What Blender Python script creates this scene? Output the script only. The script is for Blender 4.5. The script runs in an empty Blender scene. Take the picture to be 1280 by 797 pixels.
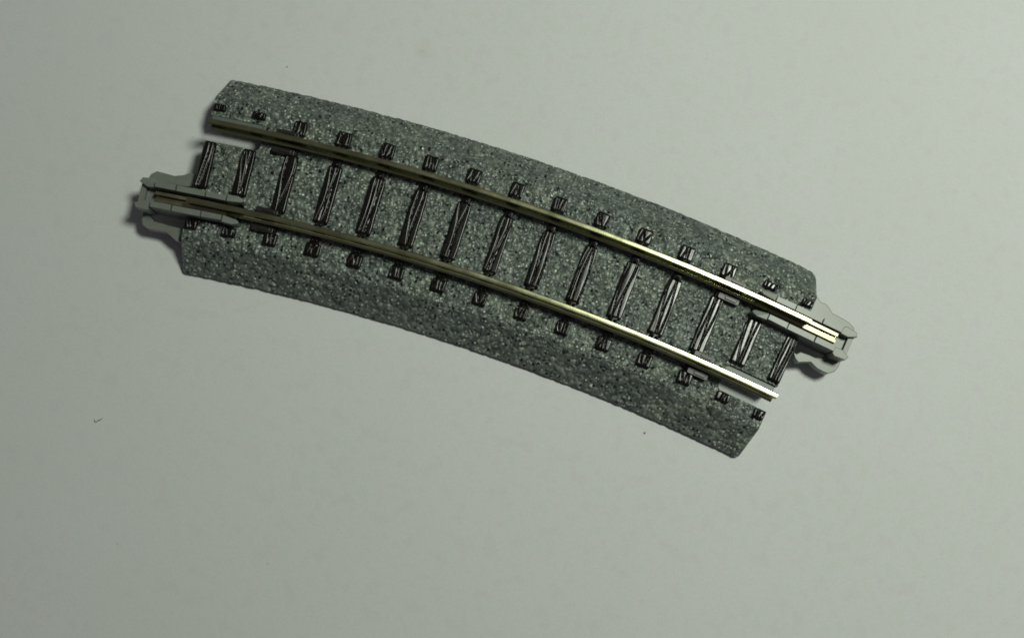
import bpy, math, random
from mathutils import Matrix, Vector, noise

# All shapes are written in millimetres and stored in centimetres.
MM = 0.1
R0 = 282.0                     # radius of the track centre line
HALF = math.radians(7.5)       # half of the 15 degree sweep
GAUGE_R = 4.85                 # rail centre, off the track centre line
Z_BED, Z_TIE, Z_FOOT, Z_RAIL = 4.2, 4.62, 4.95, 7.1
random.seed(11)

sc = bpy.context.scene
col = bpy.data.collections.new("Scene"); sc.collection.children.link(col)

# ------------------------------------------------------------------ helpers
def P(a, r, z):
    """polar track coordinates (radians, mm, mm) -> position in mm"""
    return (r * math.sin(a), r * math.cos(a) - R0, z)

class MB:
    def __init__(s): s.v = []; s.f = []
    def add(s, vs, fs):
        n = len(s.v); s.v += [tuple(p) for p in vs]
        s.f += [tuple(i + n for i in f) for f in fs]
    def prism(s, poly, z0, z1, T, taper=0.0, bev=0.0):
        """polygon (ccw) lifted from z0 to z1, optional bevelled top, T maps (u, v, z)"""
        n = len(poly)
        cx = sum(p[0] for p in poly) / n; cy = sum(p[1] for p in poly) / n
        rings = [(z0, 0.0)]
        if bev > 0: rings += [(z1 - bev, 0.0), (z1 - bev * .3, bev * .3), (z1, bev)]
        else: rings += [(z1, 0.0)]
        vs = []
        for z, ins in rings:
            q = inset(poly, ins)
            for (x, y) in q: vs.append(T(x, y, z(x, y) if callable(z) else z))
        fs = []
        for k in range(len(rings) - 1):
            for i in range(n):
                j = (i + 1) % n
                fs.append((k * n + i, k * n + j, (k + 1) * n + j, (k + 1) * n + i))
        fs.append(tuple(range(n - 1, -1, -1)))
        m = (len(rings) - 1) * n
        fs.append(tuple(m + i for i in range(n)))
        s.add(vs, fs)
    def loft(s, rings, closed=True, caps=True):
        n = len(rings[0]); vs = [p for r in rings for p in r]; fs = []
        for k in range(len(rings) - 1):
            for i in range(n if closed else n - 1):
                j = (i + 1) % n
                fs.append((k * n + i, k * n + j, (k + 1) * n + j, (k + 1) * n + i))
        if caps:
            fs.append(tuple(range(n - 1, -1, -1)))
            m = (len(rings) - 1) * n
            fs.append(tuple(m + i for i in range(n)))
        s.add(vs, fs)
    def dome(s, c, rad, h, T, seg=10):
        """small round-headed pin, c = (u, v, z)"""
        rings = []
        for k in range(5):
            t = k / 4 * math.pi / 2
            rr = rad * math.cos(t) + 0.002; zz = c[2] + h * (0.45 + 0.55 * math.sin(t))
            rings.append([T(c[0] + rr * math.cos(q * 2 * math.pi / seg), c[1] + rr * math.sin(q * 2 * math.pi / seg), zz) for q in range(seg)])
        base = [T(c[0] + rad * math.cos(q * 2 * math.pi / seg), c[1] + rad * math.sin(q * 2 * math.pi / seg), c[2] - .1) for q in range(seg)]
        s.loft([base] + rings)
    def build(s, name, mat, parent=None, smooth=False, angle=35):
        me = bpy.data.meshes.new(name)
        me.from_pydata([(x * MM, y * MM, z * MM) for x, y, z in s.v], [], s.f)
        me.materials.append(mat); me.validate(); me.update()
        import bmesh
        bm = bmesh.new(); bm.from_mesh(me)
        bmesh.ops.recalc_face_normals(bm, faces=bm.faces)
        if smooth:
            for f in bm.faces: f.smooth = True
            ca = math.radians(angle)
            for e in bm.edges:
                if len(e.link_faces) == 2 and e.calc_face_angle(0) > ca: e.smooth = False
        bm.to_mesh(me); bm.free()
        o = bpy.data.objects.new(name, me); col.objects.link(o)
        if parent: o.parent = parent
        return o

def inset(poly, d):
    if d <= 0: return poly
    n = len(poly); out = []
    area = sum(poly[i][0] * poly[(i + 1) % n][1] - poly[(i + 1) % n][0] * poly[i][1] for i in range(n))
    sg = 1 if area > 0 else -1
    for i in range(n):
        p0, p1, p2 = Vector(poly[i - 1]), Vector(poly[i]), Vector(poly[(i + 1) % n])
        e1 = (p1 - p0).normalized(); e2 = (p2 - p1).normalized()
        n1 = Vector((-e1.y, e1.x)) * sg; n2 = Vector((-e2.y, e2.x)) * sg
        b = n1 + n2
        if b.length < 1e-6: b = n1
        b.normalize(); c = max(.45, b.dot(n1))
        q = p1 + b * (d / c); out.append((q.x, q.y))
    return out

def tag(o, **k):
    for a, b in k.items(): o[a] = b

# ---------------------------------------------------------------- materials
def new_mat(name):
    m = bpy.data.materials.new(name); m.use_nodes = True
    nt = m.node_tree; b = nt.nodes["Principled BSDF"]
    return m, nt, b
def node(nt, t, **k):
    n = nt.nodes.new(t)
    for a, v in k.items():
        if a in n.inputs.keys() if isinstance(a, str) else False: n.inputs[a].default_value = v
        else: setattr(n, a, v)
    return n
def ramp(nt, stops, interp='LINEAR'):
    r = nt.nodes.new('ShaderNodeValToRGB'); r.color_ramp.interpolation = interp
    e = r.color_ramp.elements
    while len(e) < len(stops): e.new(0.5)
    for k, (p, c) in enumerate(stops):
        e[k].position = p; e[k].color = (c[0], c[1], c[2], 1) if not isinstance(c, (int, float)) else (c, c, c, 1)
    return r
def mixc(nt, fac, a, b, mode='MIX'):
    m = nt.nodes.new('ShaderNodeMix'); m.data_type = 'RGBA'; m.blend_type = mode
    L = nt.links
    for sock, val in ((m.inputs[0], fac), (m.inputs[6], a), (m.inputs[7], b)):
        if isinstance(val, bpy.types.NodeSocket): L.new(val, sock)
        elif isinstance(val, (int, float)): sock.default_value = val
        else: sock.default_value = (*val, 1)
    return m.outputs[2]

def mat_paper():
    m, nt, b = new_mat("white_paper"); L = nt.links
    tc = nt.nodes.new('ShaderNodeTexCoord')
    big = node(nt, 'ShaderNodeTexNoise', Scale=0.35, Detail=3.0); L.new(tc.outputs['Object'], big.inputs['Vector'])
    mid = node(nt, 'ShaderNodeTexNoise', Scale=4.5, Detail=5.0, Roughness=.6); L.new(tc.outputs['Object'], mid.inputs['Vector'])
    fine = node(nt, 'ShaderNodeTexNoise', Scale=38.0, Detail=4.0, Roughness=.7); L.new(tc.outputs['Object'], fine.inputs['Vector'])
    c = mixc(nt, 1.0, ramp(nt, [(.3, (.73, .75, .745)), (.7, (.755, .765, .78))]).outputs[0], (1, 1, 1), 'MULTIPLY')
    L.new(big.outputs[0], nt.nodes['Color Ramp'].inputs[0])
    r2 = ramp(nt, [(.35, (.975, .96, .972)), (.5, (1, 1, 1)), (.66, (.96, .985, .962))]); L.new(mid.outputs[0], r2.inputs[0])
    c = mixc(nt, 1.0, c, r2.outputs[0], 'MULTIPLY')
    r3 = ramp(nt, [(.3, .88), (.7, 1.0)]); L.new(fine.outputs[0], r3.inputs[0])
    c = mixc(nt, .75, c, r3.outputs[0], 'MULTIPLY')
    # sparse tiny fibre flecks in the paper
    vo = node(nt, 'ShaderNodeTexVoronoi', Scale=1.5); L.new(tc.outputs['Object'], vo.inputs['Vector'])
    rf = ramp(nt, [(.0, .78), (.012, .80), (.028, 1.0)]); L.new(vo.outputs['Distance'], rf.inputs[0])
    c = mixc(nt, .8, c, rf.outputs[0], 'MULTIPLY')
    # faint brown smudge behind the track
    mp = nt.nodes.new('ShaderNodeVectorMath'); mp.operation = 'DISTANCE'; mp.inputs[1].default_value = (SMUDGE[0] * MM, SMUDGE[1] * MM, 0)
    dist = nt.nodes.new('ShaderNodeMapping'); 
    wn = node(nt, 'ShaderNodeTexNoise', Scale=6.0, Detail=3.0); L.new(tc.outputs['Object'], wn.inputs['Vector'])
    wm = nt.nodes.new('ShaderNodeVectorMath'); wm.operation = 'MULTIPLY_ADD'; L.new(wn.outputs['Color'], wm.inputs[0]); wm.inputs[1].default_value = (.22, .22, 0); L.new(tc.outputs['Object'], wm.inputs[2])
    ws = nt.nodes.new('ShaderNodeVectorMath'); ws.operation = 'SUBTRACT'; L.new(wm.outputs[0], ws.inputs[0]); ws.inputs[1].default_value = (.11, .11, 0)
    L.new(ws.outputs[0], mp.inputs[0])
    rs = ramp(nt, [(.0, (.955, .93, .86)), (.06, (.975, .965, .93)), (.17, (1, 1, 1))]); L.new(mp.outputs['Value'], rs.inputs[0])
    c = mixc(nt, 1.0, c, rs.outputs[0], 'MULTIPLY')
    nt.nodes.remove(dist)
    L.new(c, b.inputs['Base Color'])
    b.inputs['Roughness'].default_value = .75; b.inputs['Specular IOR Level'].default_value = .25
    ad = nt.nodes.new('ShaderNodeMath'); ad.operation = 'MULTIPLY_ADD'; L.new(mid.outputs[0], ad.inputs[0]); ad.inputs[1].default_value = 2.0; L.new(fine.outputs[0], ad.inputs[2])
    bp = node(nt, 'ShaderNodeBump', Strength=.22, Distance=.004); L.new(ad.outputs[0], bp.inputs['Height']); L.new(bp.outputs[0], b.inputs['Normal'])
    return m

def mat_ballast():
    m, nt, b = new_mat("speckled_grey_plastic"); L = nt.links
    tc = nt.nodes.new('ShaderNodeTexCoord')
    wn = node(nt, 'ShaderNodeTexNoise', Scale=45.0, Detail=2.0); L.new(tc.outputs['Object'], wn.inputs['Vector'])
    wv = nt.nodes.new('ShaderNodeVectorMath'); wv.operation = 'MULTIPLY_ADD'; L.new(wn.outputs['Color'], wv.inputs[0]); wv.inputs[1].default_value = (.02, .02, .02); L.new(tc.outputs['Object'], wv.inputs[2])
    v1 = node(nt, 'ShaderNodeTexVoronoi', Scale=20.0); L.new(wv.outputs[0], v1.inputs['Vector'])
    s1 = nt.nodes.new('ShaderNodeSeparateColor'); L.new(v1.outputs['Color'], s1.inputs[0])
    base = ramp(nt, [(.0, (.062, .078, .073)), (.3, (.095, .115, .104)), (.65, (.130, .153, .136)), (.86, (.18, .21, .185)), (1., (.25, .285, .25))])
    L.new(s1.outputs[0], base.inputs[0])
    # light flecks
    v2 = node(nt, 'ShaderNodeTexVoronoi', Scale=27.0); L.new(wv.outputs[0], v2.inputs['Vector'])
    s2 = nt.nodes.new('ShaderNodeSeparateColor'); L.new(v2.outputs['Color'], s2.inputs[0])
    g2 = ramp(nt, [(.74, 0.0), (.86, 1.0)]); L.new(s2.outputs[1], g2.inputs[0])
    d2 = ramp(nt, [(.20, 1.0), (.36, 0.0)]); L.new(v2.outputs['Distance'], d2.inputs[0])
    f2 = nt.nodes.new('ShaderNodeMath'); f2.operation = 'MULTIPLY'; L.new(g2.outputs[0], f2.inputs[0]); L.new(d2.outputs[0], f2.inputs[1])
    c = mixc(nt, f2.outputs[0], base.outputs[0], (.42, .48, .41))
    # glints on some grain crowns, painted into the colour as pale dots
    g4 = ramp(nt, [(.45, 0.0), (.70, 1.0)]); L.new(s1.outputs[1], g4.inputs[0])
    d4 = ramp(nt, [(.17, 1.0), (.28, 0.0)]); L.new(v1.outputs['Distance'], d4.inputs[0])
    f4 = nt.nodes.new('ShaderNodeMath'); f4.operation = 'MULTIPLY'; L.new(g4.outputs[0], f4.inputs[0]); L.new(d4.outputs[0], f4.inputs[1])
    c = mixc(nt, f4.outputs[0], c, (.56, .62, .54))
    # dark flecks
    v3 = node(nt, 'ShaderNodeTexVoronoi', Scale=21.0)
    off = nt.nodes.new('ShaderNodeVectorMath'); off.operation = 'ADD'; L.new(wv.outputs[0], off.inputs[0]); off.inputs[1].default_value = (3.1, 7.7, 1.3); L.new(off.outputs[0], v3.inputs['Vector'])
    s3 = nt.nodes.new('ShaderNodeSeparateColor'); L.new(v3.outputs['Color'], s3.inputs[0])
    g3 = ramp(nt, [(.78, 0.0), (.82, 1.0)]); L.new(s3.outputs[0], g3.inputs[0])
    d3 = ramp(nt, [(.34, 1.0), (.50, 0.0)]); L.new(v3.outputs['Distance'], d3.inputs[0])
    f3 = nt.nodes.new('ShaderNodeMath'); f3.operation = 'MULTIPLY'; L.new(g3.outputs[0], f3.inputs[0]); L.new(d3.outputs[0], f3.inputs[1])
    c = mixc(nt, f3.outputs[0], c, (.008, .011, .016))
    # broad tone drift
    bn = node(nt, 'ShaderNodeTexNoise', Scale=2.2, Detail=3.0); L.new(tc.outputs['Object'], bn.inputs['Vector'])
    rb = ramp(nt, [(.35, (.86, .88, .90)), (.65, (1.08, 1.08, 1.02))]); L.new(bn.outputs[0], rb.inputs[0])
    c = mixc(nt, 1.0, c, rb.outputs[0], 'MULTIPLY')
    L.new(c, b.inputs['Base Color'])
    b.inputs['Roughness'].default_value = .31; b.inputs['Specular IOR Level'].default_value = .55
    # every grain is a small glossy dome
    hh = nt.nodes.new('ShaderNodeMath'); hh.operation = 'MULTIPLY'; L.new(v1.outputs['Distance'], hh.inputs[0]); L.new(v1.outputs['Distance'], hh.inputs[1])
    h2 = nt.nodes.new('ShaderNodeMath'); h2.operation = 'MULTIPLY'; L.new(v2.outputs['Distance'], h2.inputs[0]); L.new(v2.outputs['Distance'], h2.inputs[1])
    fn = node(nt, 'ShaderNodeTexNoise', Scale=55.0, Detail=2.0); L.new(tc.outputs['Object'], fn.inputs['Vector'])
    a1 = nt.nodes.new('ShaderNodeMath'); a1.operation = 'MULTIPLY_ADD'; L.new(h2.outputs[0], a1.inputs[0]); a1.inputs[1].default_value = .15; L.new(hh.outputs[0], a1.inputs[2])
    a2 = nt.nodes.new('ShaderNodeMath'); a2.operation = 'MULTIPLY_ADD'; L.new(fn.outputs[0], a2.inputs[0]); a2.inputs[1].default_value = -.18; L.new(a1.outputs[0], a2.inputs[2])
    bp = node(nt, 'ShaderNodeBump', Strength=.75, Distance=.024); bp.invert = True; L.new(a2.outputs[0], bp.inputs['Height']); L.new(bp.outputs[0], b.inputs['Normal'])
    return m

def mat_tie():
    m, nt, b = new_mat("dark_brown_gloss_plastic"); L = nt.links
    tc = nt.nodes.new('ShaderNodeTexCoord')
    n = node(nt, 'ShaderNodeTexNoise', Scale=30.0, Detail=4.0); L.new(tc.outputs['Object'], n.inputs['Vector'])
    r = ramp(nt, [(.3, (.004, .0035, .003)), (.7, (.009, .0075, .0055))]); L.new(n.outputs[0], r.inputs[0]); L.new(r.outputs[0], b.inputs['Base Color'])
    rr = ramp(nt, [(.3, .22), (.7, .29)]); L.new(n.outputs[0], rr.inputs[0]); L.new(rr.outputs[0], b.inputs['Roughness'])
    b.inputs['Specular IOR Level'].default_value = .42
    bp = node(nt, 'ShaderNodeBump', Strength=.12, Distance=.002); L.new(n.outputs[0], bp.inputs['Height']); L.new(bp.outputs[0], b.inputs['Normal'])
    return m

def mat_metal(name, c0, c1, r0, r1, side_shade=True):
    m, nt, b = new_mat(name); L = nt.links
    tc = nt.nodes.new('ShaderNodeTexCoord')
    n = node(nt, 'ShaderNodeTexNoise', Scale=3.0, Detail=6.0, Roughness=.65); L.new(tc.outputs['Object'], n.inputs['Vector'])
    r = ramp(nt, [(.35, c0), (.68, c1)]); L.new(n.outputs[0], r.inputs[0]); L.new(r.outputs[0], b.inputs['Base Color'])
    rr = ramp(nt, [(.3, r0), (.7, r1)]); L.new(n.outputs[0], rr.inputs[0]); L.new(rr.outputs[0], b.inputs['Roughness'])
    b.inputs['Metallic'].default_value = 1.0
    if side_shade:        # top keeps its colour; darker reflection on the sides is painted in
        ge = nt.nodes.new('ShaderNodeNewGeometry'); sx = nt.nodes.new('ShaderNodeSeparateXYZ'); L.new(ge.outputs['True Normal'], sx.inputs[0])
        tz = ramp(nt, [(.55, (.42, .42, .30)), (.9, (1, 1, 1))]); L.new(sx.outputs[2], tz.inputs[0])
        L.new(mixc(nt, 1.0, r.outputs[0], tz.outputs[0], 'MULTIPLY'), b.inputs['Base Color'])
    f = node(nt, 'ShaderNodeTexNoise', Scale=70.0, Detail=2.0); L.new(tc.outputs['Object'], f.inputs['Vector'])
    bp = node(nt, 'ShaderNodeBump', Strength=.12, Distance=.002); L.new(f.outputs[0], bp.inputs['Height']); L.new(bp.outputs[0], b.inputs['Normal'])
    return m

def mat_grey(name, c, rough=.45):
    m, nt, b = new_mat(name); L = nt.links
    tc = nt.nodes.new('ShaderNodeTexCoord')
    n = node(nt, 'ShaderNodeTexNoise', Scale=9.0, Detail=5.0); L.new(tc.outputs['Object'], n.inputs['Vector'])
    r = ramp(nt, [(.3, tuple(k * .9 for k in c)), (.7, tuple(k * 1.07 for k in c))]); L.new(n.outputs[0], r.inputs[0]); L.new(r.outputs[0], b.inputs['Base Color'])
    b.inputs['Roughness'].default_value = rough
    f = node(nt, 'ShaderNodeTexNoise', Scale=50.0, Detail=3.0); L.new(tc.outputs['Object'], f.inputs['Vector'])
    bp = node(nt, 'ShaderNodeBump', Strength=.15, Distance=.002); L.new(f.outputs[0], bp.inputs['Height']); L.new(bp.outputs[0], b.inputs['Normal'])
    return m

SMUDGE = (-17.07, 21.73)
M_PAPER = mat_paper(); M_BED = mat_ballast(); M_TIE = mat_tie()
M_RAIL = mat_metal("brassy_nickel_silver", (.43, .43, .245), (.55, .56, .35), .18, .26)
M_SHOE = mat_metal("joiner_metal", (.40, .38, .25), (.50, .48, .33), .26, .38)
M_JOIN = mat_grey("grey_joiner_plastic", (.185, .20, .180), .37)
M_CHAIR = mat_grey("matt_brown_plastic", (.013, .012, .010), .40)
M_DUST = mat_grey("dark_dust", (.33, .34, .32), .8)

# ------------------------------------------------------------------ setting
mb = MB(); S = 500
N = 30
vs = [(-S + 2 * S * i / N, -S + 2 * S * j / N, 0) for j in range(N + 1) for i in range(N + 1)]
mb.add(vs, [(j * (N + 1) + i, j * (N + 1) + i + 1, (j + 1) * (N + 1) + i + 1, (j + 1) * (N + 1) + i) for j in range(N) for i in range(N)])
paper = mb.build("table_surface", M_PAPER); tag(paper, kind="structure")

# -------------------------------------------------------------- track piece
track = bpy.data.objects.new("track_section", None); col.objects.link(track)
track.empty_display_size = .5
tag(track, label="short curved model railway track piece on grey speckled ballast bed lying on white paper", category="model track")

SLOT_IN = math.radians(6.18)      # the slots under the rail ends reach in to this angle
SLOT_W = 1.62
def slot_sd(a, r):
    """distance in mm to the nearest slot (negative inside)"""
    best = 9e9
    for s in (-1, 1):
        for rc in (R0 - GAUGE_R, R0 + GAUGE_R):
            u0 = SLOT_IN * R0; u = s * a * R0
            w = SLOT_W
            cx, hx = u0 + 5.0, 5.0
            rad = .55
            qx = abs(u - cx) - hx + rad; qy = abs(r - rc) - w + rad
            d = math.hypot(max(qx, 0), max(qy, 0)) + min(max(qx, qy), 0) - rad
            best = min(best, d)
    return best

def bed_height(r):
    e = 12.5 - abs(r - R0)                 # distance in from the long edge
    top = Z_BED
    z = .65 + (e - .05) * (Z_BED - .65) / 3.65
    k = .30                                 # rounded shoulder
    if z > top - k:
        t = (z - (top - k)) / (2 * k)
        z = top if t >= 1 else top - k + 2 * k * (t - t * t / 2)
    return z

def grain(x, y, z, amp):
    w = Vector((noise.noise(Vector((x * 1.3, y * 1.3, z))), noise.noise(Vector((x * 1.3, y * 1.3, z + 9))), 0)) * .25
    d, p = noise.voronoi((Vector((x, y, z)) + w) * 1.6, distance_metric='DISTANCE', exponent=2.0)
    size = .5 + .5 * noise.noise(p[0] * 7.3)           # some grains stand proud, some are sunk
    g1 = (1 - (d[0] / .55) ** 2 * .9) * (.35 + 1.0 * size)
    d2, _ = noise.voronoi(Vector((x + 31, y, z)) * 3.4, distance_metric='DISTANCE', exponent=2.0)
    g2 = math.exp(-(d2[0] / .4) ** 2)
    return amp * (g1 + .28 * g2 - .55)

def roadbed():
    NA, NR = 760, 262
    mb = MB()
    hw = 12.45
    vert = []; sd = []
    for i in range(NA + 1):
        a = -HALF + 2 * HALF * i / NA
        for j in range(NR + 1):
            r = R0 - hw + 2 * hw * j / NR
            vert.append([a, r]); sd.append(slot_sd(a, r))
    idx = lambda i, j: i * (NR + 1) + j
    faces = []
    for i in range(NA):
        for j in range(NR):
            q = (idx(i, j), idx(i, j + 1), idx(i + 1, j + 1), idx(i + 1, j))
            if sum(sd[k] for k in q) / 4 < 0: continue
            faces.append(q)
    cnt = {}
    for f in faces:
        for k in range(4):
            e = (f[k], f[(k + 1) % 4]); cnt[e] = cnt.get(e, 0) + 1
    border = [e for e in cnt if (e[1], e[0]) not in cnt]
    bset = set(k for e in border for k in e)
    # pull the slot border onto its smooth outline
    for k in bset:
        if abs(sd[k]) < .25:
            a, r = vert[k]
            for _ in range(3):
                d = slot_sd(a, r); h = .01
                ga = (slot_sd(a + h / R0, r) - d) / h; gr = (slot_sd(a, r + h) - d) / h
                L = ga * ga + gr * gr
                if L < 1e-6: break
                na = a - d * ga / L / R0
                if abs(a) < HALF - 1e-6: a = max(-HALF, min(HALF, na))
                r -= d * gr / L
            vert[k] = [a, r]
    vs = []
    for k, (a, r) in enumerate(vert):
        z = bed_height(r)
        x, y, _ = P(a, r, z)
        e = 12.5 - abs(r - R0)
        slope = 1.0 if e < 3.8 else 0.0
        edge = min(1.0, max(0.0, (HALF - abs(a)) * R0 / .5))
        edge = min(edge, max(0, min(1, (sd[k]) / .35)), max(.35, min(1, e / .5)))
        g = grain(x, y, z, .15 if slope else .13) * edge
        z -= (1 - min(1.0, edge * 1.0)) * .06
        if slope:
            s = 1 if r > R0 else -1
            r2 = r + s * g * .66; z2 = z + g * .75
        else:
            r2, z2 = r, z + g
        # long bottom edge: slight wander like worn plastic
        s_end = (HALF - abs(a)) * R0; rc_ = 1.5 if (r > R0 and a > 0) else .6
        if s_end < rc_:
            q = 1 - s_end / rc_
            r2 -= (1 if r > R0 else -1) * rc_ * (1 - math.sqrt(max(0, 1 - q * q))) * max(0, 1 - e / 4.0)
        if e < .3: r2 += noise.noise(Vector((a * R0 * .9, 3.0 if r > R0 else 9.0, 0))) * .05
        vs.append(P(a, r2, z2))
    base = len(vs); low = {}
    for e in border:
        for k in e:
            if k not in low:
                low[k] = len(vs); x, y, z = vs[k]
                rr = math.hypot(x, y + R0); aa = math.atan2(x, y + R0)
                if abs(abs(rr - R0) - 12.45) < .35: rr += -.22 if rr > R0 else .22     # the long edges tuck under
                vs.append(P(aa, rr, 0.02))
    for a_, b_ in border: faces.append((b_, a_, low[a_], low[b_]))
    used = set(k for f in faces for k in f); rm = {}; vv = []
    for k in sorted(used): rm[k] = len(vv); vv.append(vs[k])
    mb.add(vv, [tuple(rm[k] for k in f) for f in faces])
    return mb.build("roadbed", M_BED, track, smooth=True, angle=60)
roadbed()

# smooth ledges moulded inside the open slots, one beside each bare rail end
mb = MB()
def arc_strip(mb, a0, a1, r0, r1, z0, z1, n=14, bev=.08):
    rings = []
    for k in range(n + 1):
        a = a0 + (a1 - a0) * k / n
        rings.append([P(a, r0, z0), P(a, r1, z0), P(a, r1, z1 - bev), P(a, r1 - bev, z1), P(a, r0 + bev, z1), P(a, r0, z1 - bev)])
    mb.loft(rings)
arc_strip(mb, -HALF + .0006, -math.radians(6.13), R0 + 5.75, R0 + 6.75, .1, 4.0)
ledge = mb.build("slot_ledge", mat_grey("smooth_grey_plastic", (.13, .155, .14), .42), track)
mb = MB()
arc_strip(mb, math.radians(6.13), HALF - .0006, R0 - 4.15, R0 - 3.1, .1, 3.75)
mb.build("slot_ledge", ledge.data.materials[0], track)

# ---- rails
def rail_profile():
    h = Z_RAIL - Z_FOOT; f = Z_FOOT
    half = [(.54, f), (.54, f + .15), (.2, f + .34), (.13, f + .7), (.13, Z_RAIL - .74), (.28, Z_RAIL - .58), (.30, Z_RAIL - .05), (.27, Z_RAIL - .012), (.21, Z_RAIL)]
    return half + [(-x, z) for x, z in reversed(half)]
def rail(rc, a0, a1):
    mb = MB(); rings = []; n = 220
    for k in range(n + 1):
        a = a0 + (a1 - a0) * k / n
        wob = noise.noise(Vector((a * 160, rc, 0))) * .012
        rings.append([P(a, rc + x + wob, z + (noise.noise(Vector((a * 90, rc, 5))) * .012 if z > 6.9 else 0)) for x, z in rail_profile()])
    mb.loft(rings)
    return mb.build("rail", M_RAIL, track, smooth=True, angle=50)
rail(R0 + GAUGE_R, -math.radians(7.36), math.radians(7.47))
rail(R0 - GAUGE_R, -math.radians(7.40), math.radians(7.45))

# ---- sleepers
ANG = [-7.32, -6.37] + [-5.35 + 1.07 * k for k in range(11)] + [6.38, 7.34]
def tie_block(mb, a, r0, r1, w0, w1, rnd, grooves=3, tilt=0.0):
    """wood-grained block between radii r0 and r1, widths w0, w1 (mm)"""
    L = r1 - r0; NS = max(10, int(L / .13)); NW = 34
    gs = []
    for g in range(grooves):
        gs.append((-.72 + 1.44 * (g + .5) / grooves + rnd.uniform(-.14, .14), rnd.uniform(.12, .30), rnd.uniform(.45, .8) , rnd.uniform(0, 6.3), rnd.uniform(-.36, .36)))
    top = []
    for k in range(NS + 1):
        t = k / NS; r = r0 + L * t; w = (w0 + (w1 - w0) * t) * (1 + .07 * noise.noise(Vector((t * L * .6, a * 9, 2))) - .10 * max(0, 1 - (1 - t) * L / 1.2) * (L > 3))
        endr = min(t * L, (1 - t) * L)
        row = []
        sh = max(0, 1 - endr / .14) ** 2 * .10
        for q in range(NW + 1):
            xn = -1 + 2 * q / NW
            h = 0
            for (c, am, fr, ph, dr) in gs:
                cc = c + am * math.sin(t * L * fr + ph) + dr * (t - .5) * 2
                dd = (xn - cc) * w / 2
                h -= .14 * math.exp(-(dd / .075) ** 2) * (.75 + .25 * math.sin(t * 7 + ph))
            h -= .018 * xn * xn
            h += .008 * noise.noise(Vector((xn * 3 + ph_seed(rnd), t * L * .5, a * 40)))
            ed = 1 - abs(xn); h -= max(0, 1 - ed / .13) ** 2 * .09
            x = xn * (w / 2 - max(0, 1 - endr / .12) * .04)
            row.append((x, r, Z_TIE + .12 + h - sh))
        top.append(row)
    def PP(x, r, z): return P(math.radians(a) + x / r, r, z)
    rings = []
    for row in top:
        rings.append([PP(row[0][0] - .03, row[0][1], 3.6)] + [PP(*p) for p in row] + [PP(row[-1][0] + .03, row[-1][1], 3.6)])
    mb.loft(rings)
_ps = {}
def ph_seed(rnd): return _ps.setdefault(id(rnd), rnd.uniform(0, 50))
def neck(mb, a, rc, s0, s1, w):
    T = lambda u, v, z: P(math.radians(a) + u / R0, rc + v, z)
    mb.prism([(-w / 2, s0), (w / 2, s0), (w / 2, s1), (-w / 2, s1)], 3.6, Z_TIE + .0, T, bev=.08)

for n, a in enumerate(ANG):
    rnd = random.Random(100 + n)
    mb = MB()
    first = n < 2; last = n > 12
    w = rnd.uniform(1.58, 1.72)
    if n in (0, 14): w = 1.42
    if n == 13: w = 1.72
    edge_lo = R0 - GAUGE_R + 1.25; edge_hi = R0 + GAUGE_R - 1.35
    if first or last: edge_lo = R0 - GAUGE_R + 1.66 + .55; edge_hi = R0 + GAUGE_R - 1.66 - .1
    if last: edge_hi -= .25
    if last: edge_lo = R0 - GAUGE_R + 1.95 ; 
    tie_block(mb, a, edge_lo, edge_hi, w, w * rnd.uniform(.92, 1.02), rnd, grooves=rnd.choice((2, 3, 3)))
    ws = w * rnd.uniform(.92, 1.0)
    out0 = R0 + GAUGE_R + 1.2; in1 = R0 - GAUGE_R - 1.32
    if first or last: out0 = R0 + GAUGE_R + 2.15; in1 = R0 - GAUGE_R - 1.78
    if first:  out0 = R0 + GAUGE_R + 2.2
    split = first or last              # the slots cut these sleepers into a body and two loose ends
    ends = [MB(), MB()] if split else [mb, mb]
    tie_block(ends[0], a, out0, R0 + 7.85, ws, ws * .97, rnd, grooves=3)
    tie_block(ends[1], a, R0 - 7.7, in1, ws * .97, ws, rnd, grooves=3)
    if not (first or last):
        for rc in (R0 - GAUGE_R, R0 + GAUGE_R):
            T = lambda u, v, z, rc=rc: P(math.radians(a) + u / R0, rc + v, z)
            neck(mb, a, rc, -1.52, 1.4, 1.0)
            for v in (-1.0, .95):
                for u in ((-.27, .27) if v > 0 and rc < R0 else (0.06,) if rc > R0 and v < 0 else (-.24, .28)):
                    mb.dome((u, v - (.2 if rc > R0 and v < 0 else 0), Z_TIE), .25 if rc > R0 and v < 0 else .2, .42, T)
    sl = mb.build("sleeper", M_TIE, track, smooth=True, angle=45)
    if split:
        for m_ in ends: m_.build("sleeper_end", M_TIE, sl, smooth=True, angle=45)

# ---- the longer chairs gripping the rails at the third sleeper from either end
def rrect(x0, x1, y0, y1, rad, n=4):
    out = []
    for cx, cy, s in ((x1 - rad, y1 - rad, 0), (x0 + rad, y1 - rad, 1), (x0 + rad, y0 + rad, 2), (x1 - rad, y0 + rad, 3)):
        for k in range(n + 1):
            t = (s + k / n) * math.pi / 2; out.append((cx + rad * math.cos(t), cy + rad * math.sin(t)))
    return out
for s in (-1, 1):
    for rc in (R0 - GAUGE_R, R0 + GAUGE_R):
        for v0, v1 in ((-1.48, -.74), (.74, 1.4)):
            mb = MB(); c = s * math.radians(5.58)
            T = lambda u, v, z: P(c + u / R0, rc + v, z)
            mb.prism(rrect(-1.32, 1.32, v0, v1, .2), 3.8, Z_TIE + .42, T, bev=.06)
            mb.prism(rrect(-.5, .95, v0 + .17, v1 - .17, .12), 4.2, Z_TIE + .56, T, bev=.05)
            mb.build("rail_chair", M_CHAIR, track)

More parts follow.
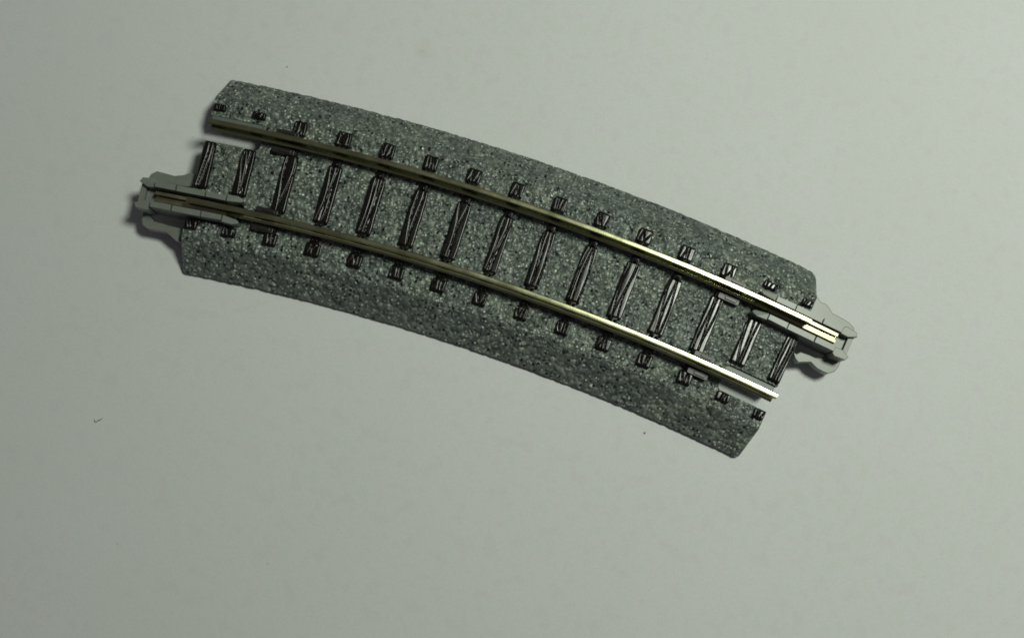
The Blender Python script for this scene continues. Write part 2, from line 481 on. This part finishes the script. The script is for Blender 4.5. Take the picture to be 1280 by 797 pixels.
# ---- rail joiners: local u runs out of the track end, v towards the track centre
def joiner(side):
    s = side
    a = HALF * s; rc = R0 + GAUGE_R * s
    t = (math.cos(a) * s, -math.sin(a) * s); n = (-math.sin(a) * s, -math.cos(a) * s)
    ox, oy, _ = P(a, rc, 0)
    kap = 0.5 / rc * 1.0
    def T(u, v, z):
        # the part lying on the track follows its curve
        vv = v + ((u * u) * kap * s if u < 0 else 0)
        return (ox + t[0] * u + n[0] * vv, oy + t[1] * u + n[1] * vv, z)
    mb = MB()
    for sg in (-1, 1):
        off = .12
        segs = [(-4.56, -2.2), (-2.04, 1.3), (1.46, 3.84)]
        for k, (u0, u1) in enumerate(segs):
            i0, o0 = .88, 1.56
            zt = (5.92, 5.82, 5.88)[k]
            poly = [(u0, sg * i0 + off), (u1, sg * i0 + off), (u1, sg * o0 + off), (u0, sg * (o0 - (.08 if k == 0 else 0)) + off)]
            if sg < 0: poly = poly[::-1]
            mb.prism(poly, 2.6, zt, T)
        # web that ties the segments together, a hair lower
        poly = [(-4.7, sg * .92 + off), (3.8, sg * .92 + off), (3.8, sg * 1.52 + off), (-4.7, sg * 1.52 + off)]
        if sg < 0: poly = poly[::-1]
        mb.prism(poly, 2.6, 5.45, T)
        # pointed inner head of the arm
        poly = [(-4.68, sg * .84 + off), (-4.68, sg * 1.66 + off), (-5.9, sg * 1.72 + off), (-6.45, sg * 1.5 + off), (-6.6, sg * 1.25 + off), (-6.3, sg * 1.05 + off)]
        if sg > 0: poly = poly[::-1]
        mb.prism(poly, 3.4, 5.95, lambda u, v, z: T(u, v, z - (max(0, -u - 5.4) * .2 if z > 4 else 0)), bev=.05)
        # outer cap
        poly = [(3.95, sg * .86 + off), (4.9, sg * .82 + off), (5.9, sg * 1.3 + off), (5.65, sg * 1.82 + off), (4.3, sg * 1.95 + off), (3.95, sg * 1.7 + off)]
        if sg < 0: poly = poly[::-1]
        mb.prism(poly, 2.4, 5.35, T, bev=.08)
    # bar across the mouth and the floor under the arms
    mb.prism([(5.15, -1.35), (5.75, -1.3), (5.75, 1.5), (5.15, 1.5)], 2.2, 4.7, T)
    mb.prism([(3.9, -.85), (5.1, -.85), (5.1, 1.1), (3.9, 1.1)], 2.2, 4.1, T)
    mb.prism([(-5.2, -1.45), (4.1, -1.45), (4.1, 1.7), (-5.2, 1.7)], 2.0, 3.4, T)
    j = mb.build("rail_joiner", M_JOIN, track)
    # folded metal shoe that grips the rail foot
    mb = MB()
    for sg in (-1, 1):
        x0, x1 = (.16, .72)
        prof = [(x1, 4.75), (x1, 5.12), (x1 - .12, 5.32), (x0 + .06, 5.36), (x0, 5.28), (x0 + .05, 5.2), (x1 - .18, 5.14), (x1 - .14, 4.75)]
        rings = [[T(u, sg * v, z) for v, z in prof] for u in (-4.9, -3, -1.5, 0, 1.5, 3.0, 3.74)]
        mb.loft(rings)
    rings = [[T(u, v, z) for v, z in ((-.7, 4.62), (.7, 4.62), (.7, 4.8), (-.7, 4.8))] for u in (-4.9, -2, 0, 3.7)]
    mb.loft(rings)
    mb.build("metal_shoe", M_SHOE, j, smooth=True, angle=40)
    # low locking tabs either side of the mouth
    mb = MB()
    inner = [(-.3, 2.6), (1.6, 2.35), (3.9, 2.3), (4.6, 1.6), (5.9, 1.6), (5.95, 2.3), (5.7, 3.05), (5.1, 3.55), (4.3, 3.5), (2.9, 3.4), (1.9, 3.7), (1.25, 4.1), (.5, 4.2), (-.3, 4.2)]
    if s > 0:
        inner = [(.3, 3.1), (.75, 3.2), (1.1, 2.75), (2.2, 2.6), (2.9, 2.6), (3.7, 2.3), (4.2, 1.6), (5.9, 1.6), (5.95, 2.3), (5.75, 3.1), (5.1, 3.72), (4.4, 3.75), (3.6, 3.7), (2.7, 3.35), (1.9, 3.75), (1.35, 4.05), (.8, 3.75)]
    mb.prism(inner, 1.5, 2.9, T, bev=.09)
    mb.build("locking_tab", M_JOIN, track)
    mb = MB()
    outer = [(-.3, -1.7), (5.9, -1.7), (6.1, -2.2), (5.75, -2.8), (5.05, -3.1), (4.3, -3.2), (2.75, -3.25), (2.1, -3.7), (1.55, -3.95), (1.0, -3.85), (.4, -4.2), (-.3, -4.3)]
    if s < 0: outer = [(-.3, -2.75), (1.6, -2.7), (4.0, -2.5), (4.8, -1.7), (5.5, -1.7), (5.45, -2.6), (5.2, -3.2), (4.5, -3.52), (3.3, -3.5), (2.2, -3.55), (1.5, -3.95), (.85, -4.35), (-.3, -4.45)]
    mb.prism(outer, 1.5, 2.9, T, bev=.09)
    mb.build("locking_tab", M_JOIN, track)
joiner(-1); joiner(1)

# ------------------------------------------------------- dust on the paper
def fibre(name, pts, rad, label, cat):
    mb = MB(); rings = []
    for i, p in enumerate(pts):
        p = Vector(p); q = Vector(pts[min(i + 1, len(pts) - 1)]) - Vector(pts[max(i - 1, 0)]); q.normalize()
        s_ = q.cross(Vector((0, 0, 1))).normalized(); up = s_.cross(q)
        rr = rad * (.5 if i in (0, len(pts) - 1) else 1)
        rings.append([tuple(p + (s_ * math.cos(t * math.pi / 3) + up * math.sin(t * math.pi / 3)) * rr) for t in range(6)])
    mb.loft(rings)
    c = Vector(pts[len(pts) // 2]); mb.v = [(x - c.x, y - c.y, z) for x, y, z in mb.v]
    o = mb.build(name, M_DUST, None, smooth=True, angle=80); o.location = (c.x * MM, c.y * MM, 0)
    tag(o, label=label, category=cat)
    return o
def W(cx, cy, pts, rot=0, z=.08):
    c, s_ = math.cos(rot), math.sin(rot)
    return [(cx + x * c - y * s_, cy + x * s_ + y * c, z) for x, y in pts]
DUST = []
fibre("lint_fibre", [(-38.72, -34.42, .09), (-38.52, -34.66, .09), (-38.35, -34.62, .1), (-38.2, -34.35, .12), (-38.05, -34.3, .1), (-37.86, -33.98, .09)], .065,
      "tiny curved dark lint fibre lying on the paper far left below the track", "lint")
fibre("dust_speck", [(23.62, -15.42, .07), (23.7, -15.3, .09), (23.76, -15.2, .07)], .12,
      "small dark speck on the paper just under the lower edge of the track", "speck")
fibre("dust_speck", [(-32.46, 13.88, .07), (-32.41, 13.93, .08), (-32.36, 13.95, .07)], .10,
      "small dark speck on the paper above the left end of the track", "speck")

# ------------------------------------------------------------------- camera
cam = bpy.data.cameras.new("camera"); co = bpy.data.objects.new("camera", cam); col.objects.link(co)
M = Matrix(((0.9485682543136206, 0.3144971116794524, 0.03619162408199544), (-0.31627671929275963, 0.9365256857000694, 0.1512900421621452), (0.013685895725867307, -0.15495549931931046, 0.9878266495134073)))
co.matrix_world = Matrix.Translation((0.60013356, -2.72436496, 12.72208768)) @ M.transposed().to_4x4()
cam.sensor_width = 36; cam.lens = 37.2791; cam.clip_start = .1; cam.clip_end = 500
sc.camera = co

# ------------------------------------------------------------------- lights
def area(name, loc, target, size, power, color):
    l = bpy.data.lights.new(name, 'AREA'); l.shape = 'DISK'; l.size = size; l.energy = power; l.color = color
    o = bpy.data.objects.new(name, l); col.objects.link(o); o.location = loc
    o.rotation_euler = (Vector(target) - Vector(loc)).to_track_quat('-Z', 'Y').to_euler()
    return o
area("desk_lamp", (8.6, 6.8, 25.0), (6.0, 8.5, 0), 5.6, 4750, (.932, 1.0, .85))
w = bpy.data.worlds.new("World"); sc.world = w; w.use_nodes = True
bg = w.node_tree.nodes["Background"]; bg.inputs[0].default_value = (1.0, .96, 1.0, 1); bg.inputs[1].default_value = .055

sc.cycles.filter_width = 1.7
sc.view_settings.view_transform = 'Standard'; sc.view_settings.look = 'None'
sc.view_settings.exposure = 0; sc.view_settings.gamma = 1
